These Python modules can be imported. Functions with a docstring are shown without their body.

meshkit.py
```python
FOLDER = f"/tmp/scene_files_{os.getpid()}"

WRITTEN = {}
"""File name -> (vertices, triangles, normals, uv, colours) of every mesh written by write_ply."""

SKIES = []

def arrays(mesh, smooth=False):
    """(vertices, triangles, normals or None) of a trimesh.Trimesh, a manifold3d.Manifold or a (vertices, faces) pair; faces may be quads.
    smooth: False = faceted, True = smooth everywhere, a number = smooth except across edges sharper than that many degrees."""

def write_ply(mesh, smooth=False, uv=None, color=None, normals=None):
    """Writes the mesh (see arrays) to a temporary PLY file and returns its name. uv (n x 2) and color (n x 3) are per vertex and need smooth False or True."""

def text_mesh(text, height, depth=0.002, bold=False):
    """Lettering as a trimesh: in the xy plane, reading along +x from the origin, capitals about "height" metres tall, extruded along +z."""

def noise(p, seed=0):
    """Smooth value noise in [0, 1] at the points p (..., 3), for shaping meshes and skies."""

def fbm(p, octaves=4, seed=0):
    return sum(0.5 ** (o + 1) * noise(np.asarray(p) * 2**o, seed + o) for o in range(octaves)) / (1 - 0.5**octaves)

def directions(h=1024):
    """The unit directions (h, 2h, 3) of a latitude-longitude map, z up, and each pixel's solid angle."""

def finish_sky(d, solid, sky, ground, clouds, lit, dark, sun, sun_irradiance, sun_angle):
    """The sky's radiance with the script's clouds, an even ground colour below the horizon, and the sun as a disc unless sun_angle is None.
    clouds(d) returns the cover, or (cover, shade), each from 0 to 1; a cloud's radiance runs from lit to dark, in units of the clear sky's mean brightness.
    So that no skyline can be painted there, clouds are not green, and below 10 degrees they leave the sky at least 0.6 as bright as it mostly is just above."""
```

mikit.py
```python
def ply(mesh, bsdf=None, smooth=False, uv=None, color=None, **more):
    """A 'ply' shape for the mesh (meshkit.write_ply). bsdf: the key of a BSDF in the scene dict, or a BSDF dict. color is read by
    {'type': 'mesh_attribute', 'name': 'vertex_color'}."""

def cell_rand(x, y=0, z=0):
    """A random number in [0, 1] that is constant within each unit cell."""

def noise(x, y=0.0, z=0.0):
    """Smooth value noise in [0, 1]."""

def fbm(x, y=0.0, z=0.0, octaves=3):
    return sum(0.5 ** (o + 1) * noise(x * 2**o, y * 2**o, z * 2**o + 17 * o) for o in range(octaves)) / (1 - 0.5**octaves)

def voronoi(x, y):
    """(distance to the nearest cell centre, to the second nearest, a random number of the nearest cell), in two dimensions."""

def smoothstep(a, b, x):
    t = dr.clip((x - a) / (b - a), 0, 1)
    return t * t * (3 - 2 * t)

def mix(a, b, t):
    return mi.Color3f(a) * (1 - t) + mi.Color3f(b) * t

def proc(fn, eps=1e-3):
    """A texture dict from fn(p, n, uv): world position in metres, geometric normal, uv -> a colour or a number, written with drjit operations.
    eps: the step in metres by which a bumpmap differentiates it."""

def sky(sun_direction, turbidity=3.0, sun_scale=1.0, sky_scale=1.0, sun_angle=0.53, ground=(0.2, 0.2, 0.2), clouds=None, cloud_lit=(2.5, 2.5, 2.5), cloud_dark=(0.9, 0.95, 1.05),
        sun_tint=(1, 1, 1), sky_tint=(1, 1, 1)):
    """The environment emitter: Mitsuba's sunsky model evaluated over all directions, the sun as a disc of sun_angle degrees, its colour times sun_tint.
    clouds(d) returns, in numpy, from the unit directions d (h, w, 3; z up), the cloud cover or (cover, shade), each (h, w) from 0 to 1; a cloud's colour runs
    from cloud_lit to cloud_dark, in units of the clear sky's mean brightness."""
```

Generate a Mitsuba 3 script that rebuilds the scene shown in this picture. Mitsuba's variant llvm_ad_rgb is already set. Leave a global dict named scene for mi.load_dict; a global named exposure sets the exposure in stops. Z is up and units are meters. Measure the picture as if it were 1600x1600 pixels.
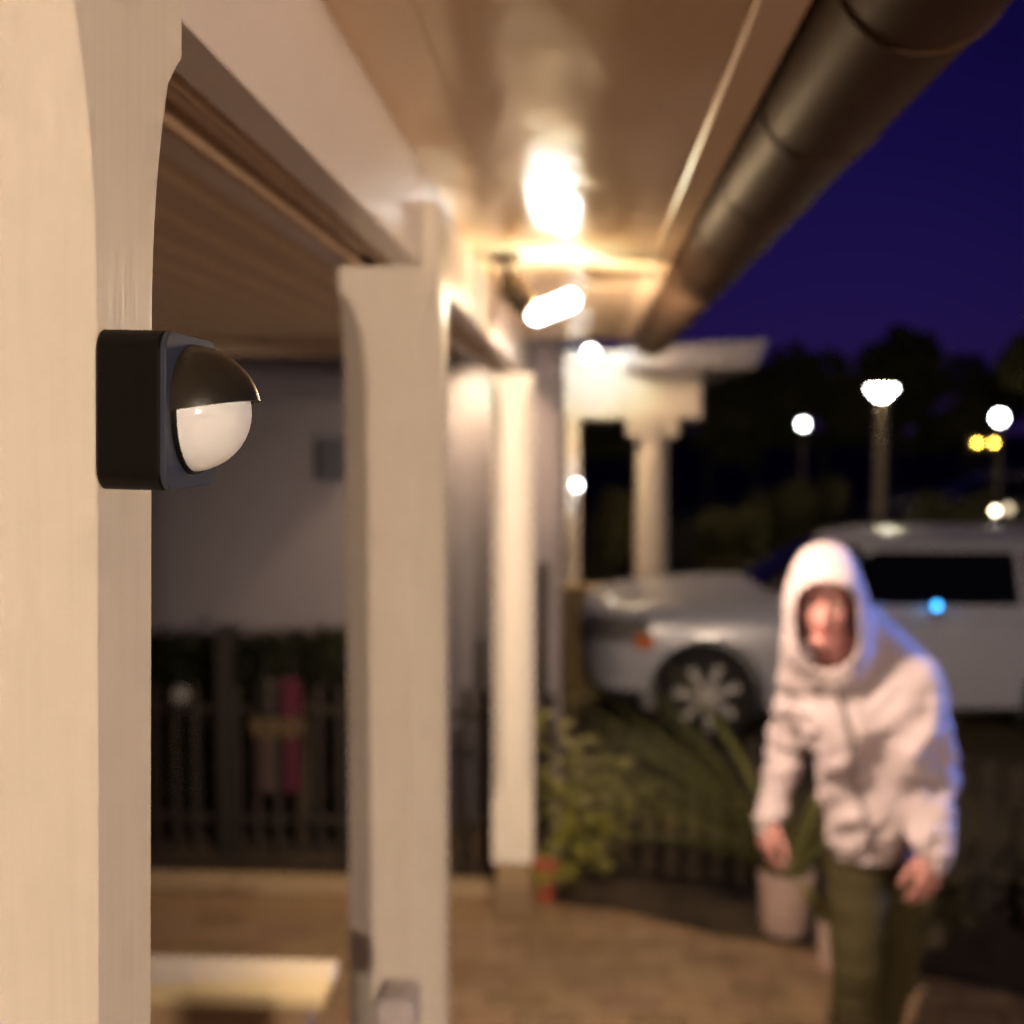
import math, random
import numpy as np, trimesh, mitsuba as mi, drjit as dr
import manifold3d as m3
import mikit, meshkit
from mikit import proc, fbm, noise, smoothstep, mix

T = mi.ScalarTransform4f
random.seed(7)
rng = np.random.default_rng(7)

# ------------------------------------------------------------------ camera, sky, exposure
FOCAL, EYE = 1800.0, 2.05                      # focal length in 1600ths of the frame, eye height
PITCH = math.atan(123 / FOCAL)
YAW = math.atan(110 / FOCAL * math.cos(PITCH))
FWD = [-math.sin(YAW) * math.cos(PITCH), math.cos(YAW) * math.cos(PITCH), -math.sin(PITCH)]
scene, labels = {}, {}
scene['camera'] = {'type': 'thinlens', 'fov': math.degrees(2 * math.atan(800 / FOCAL)), 'fov_axis': 'x',
                   'aperture_radius': 0.0040, 'focus_distance': 0.545, 'near_clip': 0.02, 'far_clip': 2000.0,
                   'to_world': T().look_at(origin=[0, 0, EYE], target=[FWD[0], FWD[1], EYE + FWD[2]], up=[0, 0, 1])}
scene['sky'] = {**mikit.sky([0.2, 0.9, 0.15], turbidity=3.0, sun_scale=0.0, sky_scale=0.27, sky_tint=(0.074, 0.046, 1.0), ground=(0.05, 0.05, 0.05)), 'sampling_weight': 0.7}
exposure = 0.0

WARM = np.array([1.0, 0.70, 0.40])
LAMP = np.array([1.0, 0.75, 0.53])


def rgb(c):
    return {'type': 'rgb', 'value': [float(x) for x in np.broadcast_to(c, 3)]}


# ------------------------------------------------------------------ materials
def principled(key, col, rough=0.5, metallic=0.0, tex=None, bump=None, bscale=1.0, **kw):
    b = {'type': 'principled', 'base_color': proc(tex) if tex else rgb(col), 'roughness': float(rough), 'metallic': float(metallic), **kw}
    if bump:
        b = {'type': 'bumpmap', 'height': proc(bump, 4e-4 if key == 'paint' else 1e-3), 'scale': float(bscale), 'bsdf': b}
    scene[key] = {'type': 'twosided', 'bsdf': b}
    return key


def paint_tex(p, n, uv):
    g = fbm(p.x * 30, p.y * 30, p.z * 2.2, 3)
    s = smoothstep(0.55, 0.8, fbm(p.x * 9, p.y * 9, p.z * 5, 3))
    q = noise(p.x * 240, p.y * 240, p.z * 5) * 0.6 + noise(p.x * 620, p.y * 620, p.z * 16 + 5.0) * 0.4
    k = smoothstep(0.62, 0.85, fbm(p.x * 38, p.y * 38, p.z * 20, 2))
    return mix((0.74, 0.695, 0.635), (0.63, 0.585, 0.52), g * 0.45 + s * 0.25) * (1.0 - 0.07 * smoothstep(0.45, 0.75, q) * (0.4 + 0.6 * s) - 0.05 * k)


def grain_up(p, n, uv):
    a = fbm(p.x * 330, p.y * 330, p.z * 5.0, 2)
    b = fbm(p.x * 45, p.y * 45, p.z * 3.0, 2)
    return a * 0.0005 + b * 0.0004


def soffit_tex(p, n, uv):
    s = fbm(p.x * 7, p.y * 2.5, p.z, 3)
    return mix((0.77, 0.575, 0.37), (0.81, 0.62, 0.42), s)


def soffit_bump(p, n, uv):
    return fbm(p.x * 11, p.y * 4.5, 3.0, 2) * 0.0042 + fbm(p.x * 27, p.y * 11, 7.0, 2) * 0.0010


def patio_tex(p, n, uv):
    a = fbm(p.x * 1.7, p.y * 1.7, 0.0, 4)
    b = fbm(p.x * 21, p.y * 21, 2.0, 3)
    return mix((0.17, 0.105, 0.055), (0.30, 0.195, 0.105), a * 0.6 + b * 0.4)


def ground_tex(p, n, uv):
    a = fbm(p.x * 0.5, p.y * 0.5, 0.0, 4)
    return mix((0.055, 0.046, 0.026), (0.12, 0.098, 0.05), a)


def soil_tex(p, n, uv):
    return mix((0.018, 0.012, 0.008), (0.06, 0.04, 0.025), fbm(p.x * 14, p.y * 14, p.z * 14, 4))


def wall_tex(p, n, uv):
    a = fbm(p.x * 1.3, p.y * 1.3, p.z * 0.8, 4)
    b = fbm(p.x * 30, p.y * 30, p.z * 30, 2)
    return mix((0.15, 0.14, 0.17), (0.22, 0.205, 0.235), a * 0.8 + b * 0.2)


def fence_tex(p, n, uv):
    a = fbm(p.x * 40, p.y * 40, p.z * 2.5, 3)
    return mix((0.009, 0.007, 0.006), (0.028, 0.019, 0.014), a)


def gutter_tex(p, n, uv):
    a = fbm(p.x * 6, p.y * 3, p.z * 6, 4)
    return mix((0.028, 0.019, 0.013), (0.062, 0.033, 0.017), a)


def fabric_bump(p, n, uv):
    return fbm(p.x * 55, p.y * 55, p.z * 40, 2) * 0.003


principled('paint', None, 0.42, tex=paint_tex, bump=grain_up, bscale=1.0, specular=0.5)
principled('bead_paint', (0.42, 0.30, 0.21), 0.6)
principled('beam_paint', (0.74, 0.68, 0.67), 0.30, specular=0.5)
principled('plank_paint', (0.62, 0.54, 0.45), 0.75, specular=0.2)
principled('batten_highlight', (0.84, 0.75, 0.62), 0.7, specular=0.2)  # highlight along the ceiling beads put into a paler colour
principled('soffit_paint', None, 0.19, tex=soffit_tex, bump=soffit_bump, specular=0.6)
principled('trim_paint', (0.76, 0.57, 0.38), 0.38)
principled('patio_stone', None, 0.7, tex=patio_tex)
principled('ground_mat', None, 0.95, tex=ground_tex)
principled('soil', None, 1.0, tex=soil_tex)
principled('plaster', None, 0.9, tex=wall_tex)
principled('pier_plaster', (0.25, 0.225, 0.26), 0.8)
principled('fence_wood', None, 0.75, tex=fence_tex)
principled('gutter_metal', None, 0.5, 0.0, tex=gutter_tex, specular=0.05)
principled('gutter_rim', (0.05, 0.034, 0.022), 0.22, 0.2)
principled('bronze', (0.06, 0.05, 0.035), 0.45, 0.5)
principled('dark_iron', (0.022, 0.020, 0.019), 0.5, 0.3)
principled('galvanised', (0.58, 0.54, 0.58), 0.45, 0.2)
principled('housing_black', (0.0035, 0.0028, 0.0026), 0.5, specular=0.22)
principled('plate_slate', (0.030, 0.038, 0.070), 0.5, specular=0.5, bump=lambda p, n, uv: noise(p.x * 2600, p.y * 2600, p.z * 2600) * 0.00006)
principled('visor_black', (0.018, 0.016, 0.014), 0.33, specular=0.5, bump=lambda p, n, uv: noise(p.x * 2600, p.y * 2600, p.z * 2600 + 9.0) * 0.00004)
principled('dome_white', (0.82, 0.87, 0.95), 0.10, specular=0.6, clearcoat=0.4, clearcoat_gloss=0.95)
principled('lamp_glass', (0.02, 0.018, 0.012), 0.6, specular=0.1)
principled('bench_paint', (0.66, 0.55, 0.34), 0.5)
principled('shoe_wood', (0.27, 0.19, 0.11), 0.6)
principled('foot_stone', (0.20, 0.14, 0.085), 0.8)
principled('pale_wood', (0.50, 0.36, 0.22), 0.6)
principled('kerb_stone', (0.29, 0.21, 0.13), 0.8)
principled('white_stucco', (0.62, 0.55, 0.50), 0.8)
principled('roof_metal', (0.45, 0.43, 0.50), 0.45)
principled('car_paint', (0.46, 0.47, 0.54), 0.26, 0.1, clearcoat=1.0, clearcoat_gloss=0.97)
principled('car_paint_dark', (0.20, 0.19, 0.13), 0.3, 0.2, clearcoat=1.0, clearcoat_gloss=0.95)
principled('car_glass', (0.004, 0.004, 0.005), 0.04, specular=0.6)
principled('rubber', (0.012, 0.012, 0.012), 0.8)
principled('alloy', (0.62, 0.60, 0.58), 0.35, 0.0)
principled('black_plastic', (0.012, 0.012, 0.012), 0.55)
principled('lamp_lens', (0.22, 0.21, 0.20), 0.08, 0.5, clearcoat=1.0)
principled('amber_lens', (0.55, 0.13, 0.02), 0.15)
principled('red_lens', (0.35, 0.02, 0.01), 0.15)
principled('fleece', (0.42, 0.35, 0.38), 0.95, sheen=0.4, bump=fabric_bump)
principled('zip_grey', (0.16, 0.14, 0.14), 0.5)
principled('olive_cotton', (0.038, 0.031, 0.009), 0.9, sheen=0.2, bump=fabric_bump)
principled('skin', (0.46, 0.22, 0.205), 0.42, specular=0.5)
principled('lip', (0.40, 0.13, 0.12), 0.4)
principled('eye_white', (0.6, 0.57, 0.55), 0.2)
principled('iris', (0.02, 0.015, 0.01), 0.2)
principled('hair', (0.03, 0.018, 0.01), 0.6)
principled('shoe', (0.04, 0.035, 0.03), 0.6)
principled('cord', (0.60, 0.55, 0.53), 0.8)
principled('leaf_green', (0.23, 0.22, 0.048), 0.45)
principled('leaf_green_dark', (0.20, 0.20, 0.04), 0.5)
principled('blade_green', (0.15, 0.155, 0.042), 0.5)
principled('stem_brown', (0.07, 0.05, 0.025), 0.8)
principled('bed_leaf', (0.045, 0.038, 0.015), 0.7)
principled('bark', (0.055, 0.042, 0.03), 0.9)
principled('tree_leaf', (0.12, 0.115, 0.045), 0.8)
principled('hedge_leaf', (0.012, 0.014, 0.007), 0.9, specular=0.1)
principled('red_clay', (0.42, 0.085, 0.055), 0.6)
principled('pale_clay', (0.55, 0.40, 0.36), 0.6)
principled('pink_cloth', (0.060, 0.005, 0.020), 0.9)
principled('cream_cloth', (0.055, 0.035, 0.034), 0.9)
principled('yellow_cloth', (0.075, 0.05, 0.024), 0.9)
principled('white_ball', (0.14, 0.14, 0.15), 0.6)
principled('box_slate', (0.045, 0.048, 0.07), 0.6)
principled('low_wall', (0.38, 0.29, 0.16), 0.9)
principled('pole_paint', (0.30, 0.26, 0.20), 0.6)

# ------------------------------------------------------------------ helpers
def numbered(name):
    if not any(k == name or k.startswith(name + '__') for k in scene) and name not in labels:
        return name
    i = 1
    while True:
        k = f'{name}_{i:03d}'
        if not any(q == k or q.startswith(k + '__') for q in scene) and k not in labels:
            return k
        i += 1


def thing(name, label, cat, group=None, kind=None):
    k = numbered(name)
    labels[k] = {'label': label, 'category': cat}
    if group:
        labels[k]['group'] = group
    if kind:
        labels[k]['kind'] = kind
    return k


def struct(name, label, mesh, mat, smooth=False):
    scene[name] = mikit.ply(mesh, mat, smooth=smooth)
    labels[name] = {'label': label, 'kind': 'structure'}
    return name


def obj(name, mesh, mat, parent, smooth=30, label=None, kind=None, **more):
    k = f'{parent}__{name}'
    i = 0
    while k in scene:
        i += 1
        k = f'{parent}__{name}_{i:03d}'
    scene[k] = mikit.ply(mesh, mat, smooth=smooth, **more)
    if label or kind:
        labels[k] = {}
        if label:
            labels[k]['label'] = label
        if kind:
            labels[k]['kind'] = kind
    return k


def single(key, mesh, mat, smooth=30, **more):
    scene[key] = mikit.ply(mesh, mat, smooth=smooth, **more)
    return key


def hull(points):
    return m3.Manifold.hull_points(np.asarray(points, np.float64).tolist())


def box(x0, x1, y0, y1, z0, z1, b=0.0):
    """a box as a manifold, its edges chamfered by b"""
    pts = []
    if b <= 0:
        return m3.Manifold.cube([x1 - x0, y1 - y0, z1 - z0]).translate([x0, y0, z0])
    for sx, cx in ((1, x0), (-1, x1)):
        for sy, cy in ((1, y0), (-1, y1)):
            for sz, cz in ((1, z0), (-1, z1)):
                pts += [[cx, cy + sy * b, cz + sz * b], [cx + sx * b, cy, cz + sz * b], [cx + sx * b, cy + sy * b, cz]]
    return hull(pts)


def rbox(c, half, r, n=6):
    """a box with round edges, as a hull of spheres"""
    s = [m3.Manifold.sphere(r, n * 4).translate([c[0] + sx * (half[0] - r), c[1] + sy * (half[1] - r), c[2] + sz * (half[2] - r)])
         for sx in (-1, 1) for sy in (-1, 1) for sz in (-1, 1)]
    return m3.Manifold.batch_hull(s)


def ball(c, r, n=24):
    return m3.Manifold.sphere(r, n).translate([float(v) for v in c])


def ell(c, r, n=32):
    return m3.Manifold.sphere(1.0, n).scale([float(v) for v in r]).translate([float(v) for v in c])


def bone(*prs, n=20):
    """hull of spheres (point, radius)"""
    return m3.Manifold.batch_hull([ball(p, r, n) for p, r in prs])


def chain(*prs, n=20):
    return m3.Manifold.batch_boolean([bone(prs[i], prs[i + 1], n=n) for i in range(len(prs) - 1)], m3.OpType.Add)


def union(ms):
    return m3.Manifold.batch_boolean(list(ms), m3.OpType.Add)


def tm(m):
    if hasattr(m, 'to_mesh'):
        q = m.to_mesh()
        return trimesh.Trimesh(np.array(q.vert_properties[:, :3], float), np.array(q.tri_verts), process=False)
    return m


def loft(rings):
    """closed solid through equal-length rings (k, n, 3)"""
    r = np.asarray(rings, float)
    k, n = r.shape[:2]
    v = np.vstack([r.reshape(-1, 3), r[0].mean(0), r[-1].mean(0)])
    f = []
    for i in range(k - 1):
        for j in range(n):
            a, b, c, d = i * n + j, i * n + (j + 1) % n, (i + 1) * n + (j + 1) % n, (i + 1) * n + j
            f += [[a, b, c], [a, c, d]]
    for j in range(n):
        f += [[k * n, (j + 1) % n, j], [k * n + 1, (k - 1) * n + j, (k - 1) * n + (j + 1) % n]]
    m = trimesh.Trimesh(v, f, process=False)
    if m.volume < 0:
        m.invert()
    return m


def mani(t):
    return m3.Manifold(m3.Mesh(np.asarray(t.vertices, np.float32), np.asarray(t.faces, np.uint32)))


def tube(points, radii, sides=8):
    p = np.asarray(points, float)
    radii = np.broadcast_to(radii, len(p))
    t = np.gradient(p, axis=0)
    t /= np.linalg.norm(t, axis=1, keepdims=True)
    ref = np.array([0.123, 0.2, 1.0]) if abs(t[0, 2]) < 0.9 else np.array([1.0, 0.1, 0.1])
    rings = []
    for q, d, r in zip(p, t, radii):
        a = np.cross(d, ref); a /= np.linalg.norm(a)
        b = np.cross(d, a)
        ang = np.arange(sides) * 2 * np.pi / sides
        rings.append(q + r * (np.cos(ang)[:, None] * a + np.sin(ang)[:, None] * b))
    return loft(rings)


def lathe(profile, n=40, c=(0, 0, 0)):
    """profile [(r, z)...] turned about z"""
    pr = np.asarray(profile, float)
    ang = np.arange(n) * 2 * np.pi / n
    v = np.stack([pr[:, None, 0] * np.cos(ang), pr[:, None, 0] * np.sin(ang), np.broadcast_to(pr[:, None, 1], (len(pr), n))], -1) + np.asarray(c, float)
    f = []
    for i in range(len(pr) - 1):
        for j in range(n):
            a, b, cc, d = i * n + j, i * n + (j + 1) % n, (i + 1) * n + (j + 1) % n, (i + 1) * n + j
            f += [[a, b, cc], [a, cc, d]]
    return trimesh.Trimesh(v.reshape(-1, 3), f, process=False)


def soft(m, length=0.012, iters=12, lamb=0.5):
    t = tm(m.refine_to_length(length))
    t.merge_vertices()
    trimesh.smoothing.filter_taubin(t, lamb=lamb, nu=0.53, iterations=iters)
    return t


def area(radiance, weight=1.0):
    return {'type': 'area', 'radiance': rgb(radiance), 'sampling_weight': float(weight)}


# ------------------------------------------------------------------ ground
EDGE = [(-3.6, 5.07), (-0.21, 4.93), (0.0, 4.88), (0.25, 4.79), (0.66, 4.60), (1.02, 4.45), (1.42, 4.275), (1.61, 4.155), (2.2, 3.80), (3.2, 3.30), (5.0, 2.6)]


def slab(poly, z0, z1):
    from shapely.geometry import Polygon
    m = trimesh.creation.extrude_polygon(Polygon(poly), z1 - z0, engine='earcut')
    m.apply_translation([0, 0, z0])
    return m


gx = np.concatenate([-np.geomspace(500, 12, 16), np.linspace(-10, 14, 25), np.geomspace(16, 500, 16)])
gy = np.concatenate([np.linspace(-12, 45, 40), np.geomspace(50, 900, 16)])
GX, GY = np.meshgrid(gx, gy)
GZ = -0.16 + 0.10 * (meshkit.noise(np.stack([GX * 0.4, GY * 0.4, GX * 0], -1)) - 0.5) * np.clip((GY - 12) / 10, 0, 1)
gv = np.stack([GX, GY, GZ], -1).reshape(-1, 3)
nx, ny = len(gx), len(gy)
gi = (np.arange(ny - 1)[:, None] * nx + np.arange(nx - 1)[None]).ravel()
struct('ground', 'dark open ground behind the fence, reaching to the trees', (gv, np.stack([gi, gi + 1, gi + nx + 1, gi + nx], 1)), 'ground_mat', True)
# wavy stone edge of the patio
ew = []
for (a, b), (c, d) in zip(EDGE[:-1], EDGE[1:]):
    for t in np.linspace(0, 1, 6)[:-1]:
        ew.append((a + (c - a) * t, b + (d - b) * t + 0.02 * math.sin(9 * (a + (c - a) * t)) * (a > -0.1)))
ew.append(EDGE[-1])
struct('patio', 'warm brown stone patio under the eaves', slab([(-3.6, -5), (5.0, -5)] + ew[::-1], -0.155, 0.0), 'patio_stone')
pv, pf, pc = [], [], []
edge_at = lambda q: float(np.interp(q, [e[0] for e in EDGE], [e[1] for e in EDGE]))
row = 0
yy = 1.9
while yy < 5.0:
    xx = -3.2 + 0.1 * (row % 2) + rng.uniform(-.01, .01)
    while xx < 3.2:
        lx, ly = rng.uniform(.185, .20), 0.115
        if yy + ly < edge_at(xx + .1) - 0.03 and not (yy > 4.6 and xx < -0.15):
            z0, b = 0.004, 0.008
            z1 = 0.012 + rng.uniform(-.003, .003)
            tx, ty = rng.uniform(-.02, .02, 2)
            q = np.array([[0, 0, z0], [lx, 0, z0], [lx, ly, z0], [0, ly, z0], [b, b, z1], [lx - b, b, z1], [lx - b, ly - b, z1], [b, ly - b, z1]])
            q[4:, 2] += (q[4:, 0] - lx / 2) * tx + (q[4:, 1] - ly / 2) * ty
            k0 = len(pv) * 8
            pv.append(q + [xx, yy, 0])
            pf += [[k0 + 4, k0 + 5, k0 + 6, k0 + 7]] + [[k0 + i_, k0 + (i_ + 1) % 4, k0 + 4 + (i_ + 1) % 4, k0 + 4 + i_] for i_ in range(4)]
            pc += [[1.0 * u_ for u_ in np.array([.225, .150, .088]) * rng.uniform(.80, 1.12) + rng.uniform(-.006, .006, 3)]] * 8
        xx += lx + 0.007
    yy += 0.122
    row += 1
scene['paver_mat'] = {'type': 'twosided', 'bsdf': {'type': 'principled', 'base_color': {'type': 'mesh_attribute', 'name': 'vertex_color'}, 'roughness': 0.6, 'specular': 0.3}}
scene['patio__paving_stones'] = mikit.ply((np.vstack(pv), np.array(pf)), 'paver_mat', smooth=False, color=np.array(pc))
labels['patio__paving_stones'] = {'kind': 'stuff'}
bed = [(x, y + 0.006) for x, y in ew] + [(5.0, 4.2), (3.2, 4.9), (1.6, 5.55), (-0.1, 6.1), (-3.6, 6.25)]
bm = trimesh.creation.extrude_polygon(__import__('shapely.geometry', fromlist=['Polygon']).Polygon(bed), 0.1, engine='earcut')
bm.apply_translation([0, 0, -0.153])
struct('planting_bed', 'narrow dark soil bed between patio and fence', bm, 'soil')

# ------------------------------------------------------------------ the porch
XR, W = -0.212, 0.15


def stop(d, c):
    """chamfer depth at the distance d below the end of a lamb's tongue stop"""
    if d <= 0:
        return 0.0025
    if d < 0.020:
        return max(0.0025, c * 0.5 * (d / 0.020) ** 0.85)
    t = min(1.0, (d - 0.020) / 0.125)
    return c * (0.5 + 0.5 * (1 - (1 - t) ** 2.2))


def chamfer_at(z, z_lo, z_hi, c):
    return max(0.0025, min(stop(z_hi - z, c), stop(z - z_lo, c)))


def post_shaft(xr, y0, w, z0, z1, cheek, z_hi, z_lo=0.42, c=0.043, lean=0.0):
    zs = [z0] + list(np.linspace(z_lo, z_lo + 0.145, 20)) + list(np.linspace(z_hi - 0.146, z_hi - 0.02, 26)) + list(np.linspace(z_hi - 0.0185, z_hi, 13)) + [z1]
    x0, x1, y1 = xr - w, xr, y0 + w
    rings = []
    for z in zs:
        q = chamfer_at(z, z_lo, z_hi, c)
        oc = np.array([[x0 + q, y0], [x1 - q, y0], [x1, y0 + q], [x1, y1 - q], [x1 - q, y1], [x0 + q, y1], [x0, y1 - q], [x0, y0 + q]])
        rg = []
        for i in range(8):
            a, b, d_ = oc[i - 1], oc[i], oc[(i + 1) % 8]
            ea, ed = (a - b) / np.linalg.norm(a - b), (d_ - b) / np.linalg.norm(d_ - b)
            t_ = min(0.0013, q * 0.45)
            pa, pd = b + ea * t_, b + ed * t_
            for u_ in (0, 1 / 3, 2 / 3, 1):
                rg.append([*(pa * (1 - u_) ** 2 + 2 * b * u_ * (1 - u_) + pd * u_ * u_), z])
        rings.append(rg)
    m = mani(loft(rings))
    if cheek:
        m = m + box(x1 - 0.0265, x1 - 0.0004, y0 + 0.0015, y1 - 0.0015, z1 - 0.02, z1 + 0.094, 0.002)
        arc = [(x1 - 0.0260, z1 - 0.004), (x1 - 0.0260, z1 + 0.013)] + [(x1 - 0.0260 - 0.013 * (1 - math.cos(a)), z1 + 0.013 - 0.013 * math.sin(a)) for a in np.linspace(0, math.pi / 2, 7)] + [(x1 - 0.039, z1 - 0.004)]
        pr_ = trimesh.creation.extrude_polygon(__import__('shapely.geometry', fromlist=['Polygon']).Polygon(arc).buffer(0), w - 0.006, engine='earcut')
    t = tm(m)
    if lean:
        t.apply_transform(trimesh.transformations.rotation_matrix(lean, [0, 1, 0], [xr, y0, 2.05]))
    return t


LEAN = math.radians(1.35)
p1 = thing('porch_post', 'nearest cream chamfered porch post, carrying the black motion sensor', 'post')
obj('shaft', post_shaft(XR, 0.451, W, 0.05, 2.2955, True, 2.245, lean=LEAN), 'paint', p1, 25)
obj('shoe', box(XR - W + 0.02, XR - 0.02, 0.471, 0.581, 0, 0.049, 0.004), 'galvanised', p1, 25)
p2 = thing('porch_post', 'middle cream porch post with chamfered edges and notched head under the beam', 'post')
obj('shaft', post_shaft(XR, 1.70, W, 0.05, 2.2955, True, 2.262), 'paint', p2, 25)
obj('shoe', box(XR - W + 0.02, XR - 0.02, 1.72, 1.83, 0, 0.049, 0.004), 'galvanised', p2, 25)
p3 = thing('porch_post', 'farthest porch post, brightly lit, on a small stone foot beside the red pot', 'post')
obj('shaft', post_shaft(-0.202, 4.75, 0.172, 0.235, 2.2955, False, 2.26, z_lo=0.50), 'paint', p3, 25)
obj('shoe', union([box(-0.36, -0.216, 4.765, 4.907, 0.121, 0.2345, 0.004), bone(((-0.345, 4.80, 0.14), 0.02), ((-0.23, 4.80, 0.14), 0.02), ((-0.345, 4.87, 0.14), 0.02), ((-0.23, 4.87, 0.14), 0.02))]), 'shoe_wood', p3, 25)
obj('stone_foot', box(-0.37, -0.20, 4.745, 4.93, 0.0, 0.1205, 0.008), 'foot_stone', p3, 25)

bm_ = thing('porch_beam', 'long cream beam running over the porch posts below the soffit', 'beam')
obj('outer_board', box(-0.280, -0.2405, -1.3, 4.94, 2.297, 2.4484, 0.0012), 'beam_paint', bm_, 25)
obj('core', box(-0.395, -0.2805, -1.3, 4.94, 2.312, 2.4385, 0.003), 'beam_paint', bm_, 25)
for xx, zz, rr in ((-0.2935, 2.306, 0.0085), (-0.335, 2.306, 0.011)):
    obj('bead', tube([(xx, -1.3, zz), (xx, 1.5, zz), (xx, 4.93, zz)], rr, 14), 'bead_paint', bm_, True)

ce = thing('porch_ceiling', 'boarded brown ceiling inside the porch left of the beam', 'ceiling')
x = -0.398
while x > -3.25:
    w = 0.1145
    b = 0.011
    ring = lambda y: [[x, y, 2.458], [x, y, 2.441 + b], [x - b, y, 2.441], [x - w + b, y, 2.441], [x - w, y, 2.441 + b], [x - w, y, 2.458]]
    obj('plank', loft([ring(-1.3), ring(4.655)]), 'plank_paint', ce, False)
    obj('bead', tube([(x - 0.115, -1.3, 2.4425), (x - 0.115, 1.7, 2.4425), (x - 0.115, 4.65, 2.4425)], 0.0085, 10), 'batten_highlight', ce, True)
    x -= 0.1155
cb = thing('cross_beam', 'brown cross beam closing the far end of the porch ceiling', 'beam')
single(cb, tm(box(-3.3, -0.396, 4.66, 4.80, 2.372, 2.4575, 0.004)), 'plank_paint', 25)

so = thing('soffit', 'glossy painted soffit of boards between the beam and the gutter', 'soffit')
for xa, xb, za in ((-0.262, -0.1575, 2.4488), (-0.1570, 0.1555, 2.4488)):
    obj('board', box(xa, xb, -1.4, 4.96, za, za + 0.018, 0.0012), 'soffit_paint', so, 25)
obj('edge_board', box(0.157, 0.212, -1.4, 4.96, 2.4455, 2.470, 0.005), 'trim_paint', so, 25)

gu = thing('gutter', 'dark half round metal gutter along the eaves with bracket straps', 'gutter')


def half_round(cx, cz, r, th, y0, y1, a0=180.0, a1=360.0, n=22):
    a = np.radians(np.linspace(a0, a1, n))
    out = [(cx + r * math.cos(t), cz + r * math.sin(t)) for t in a]
    inn = [(cx + (r - th) * math.cos(t), cz + (r - th) * math.sin(t)) for t in a[::-1]]
    ring = out + inn
    return loft([[[q[0], y, q[1]] for q in ring] for y in np.linspace(y0, y1, 2)])


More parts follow.
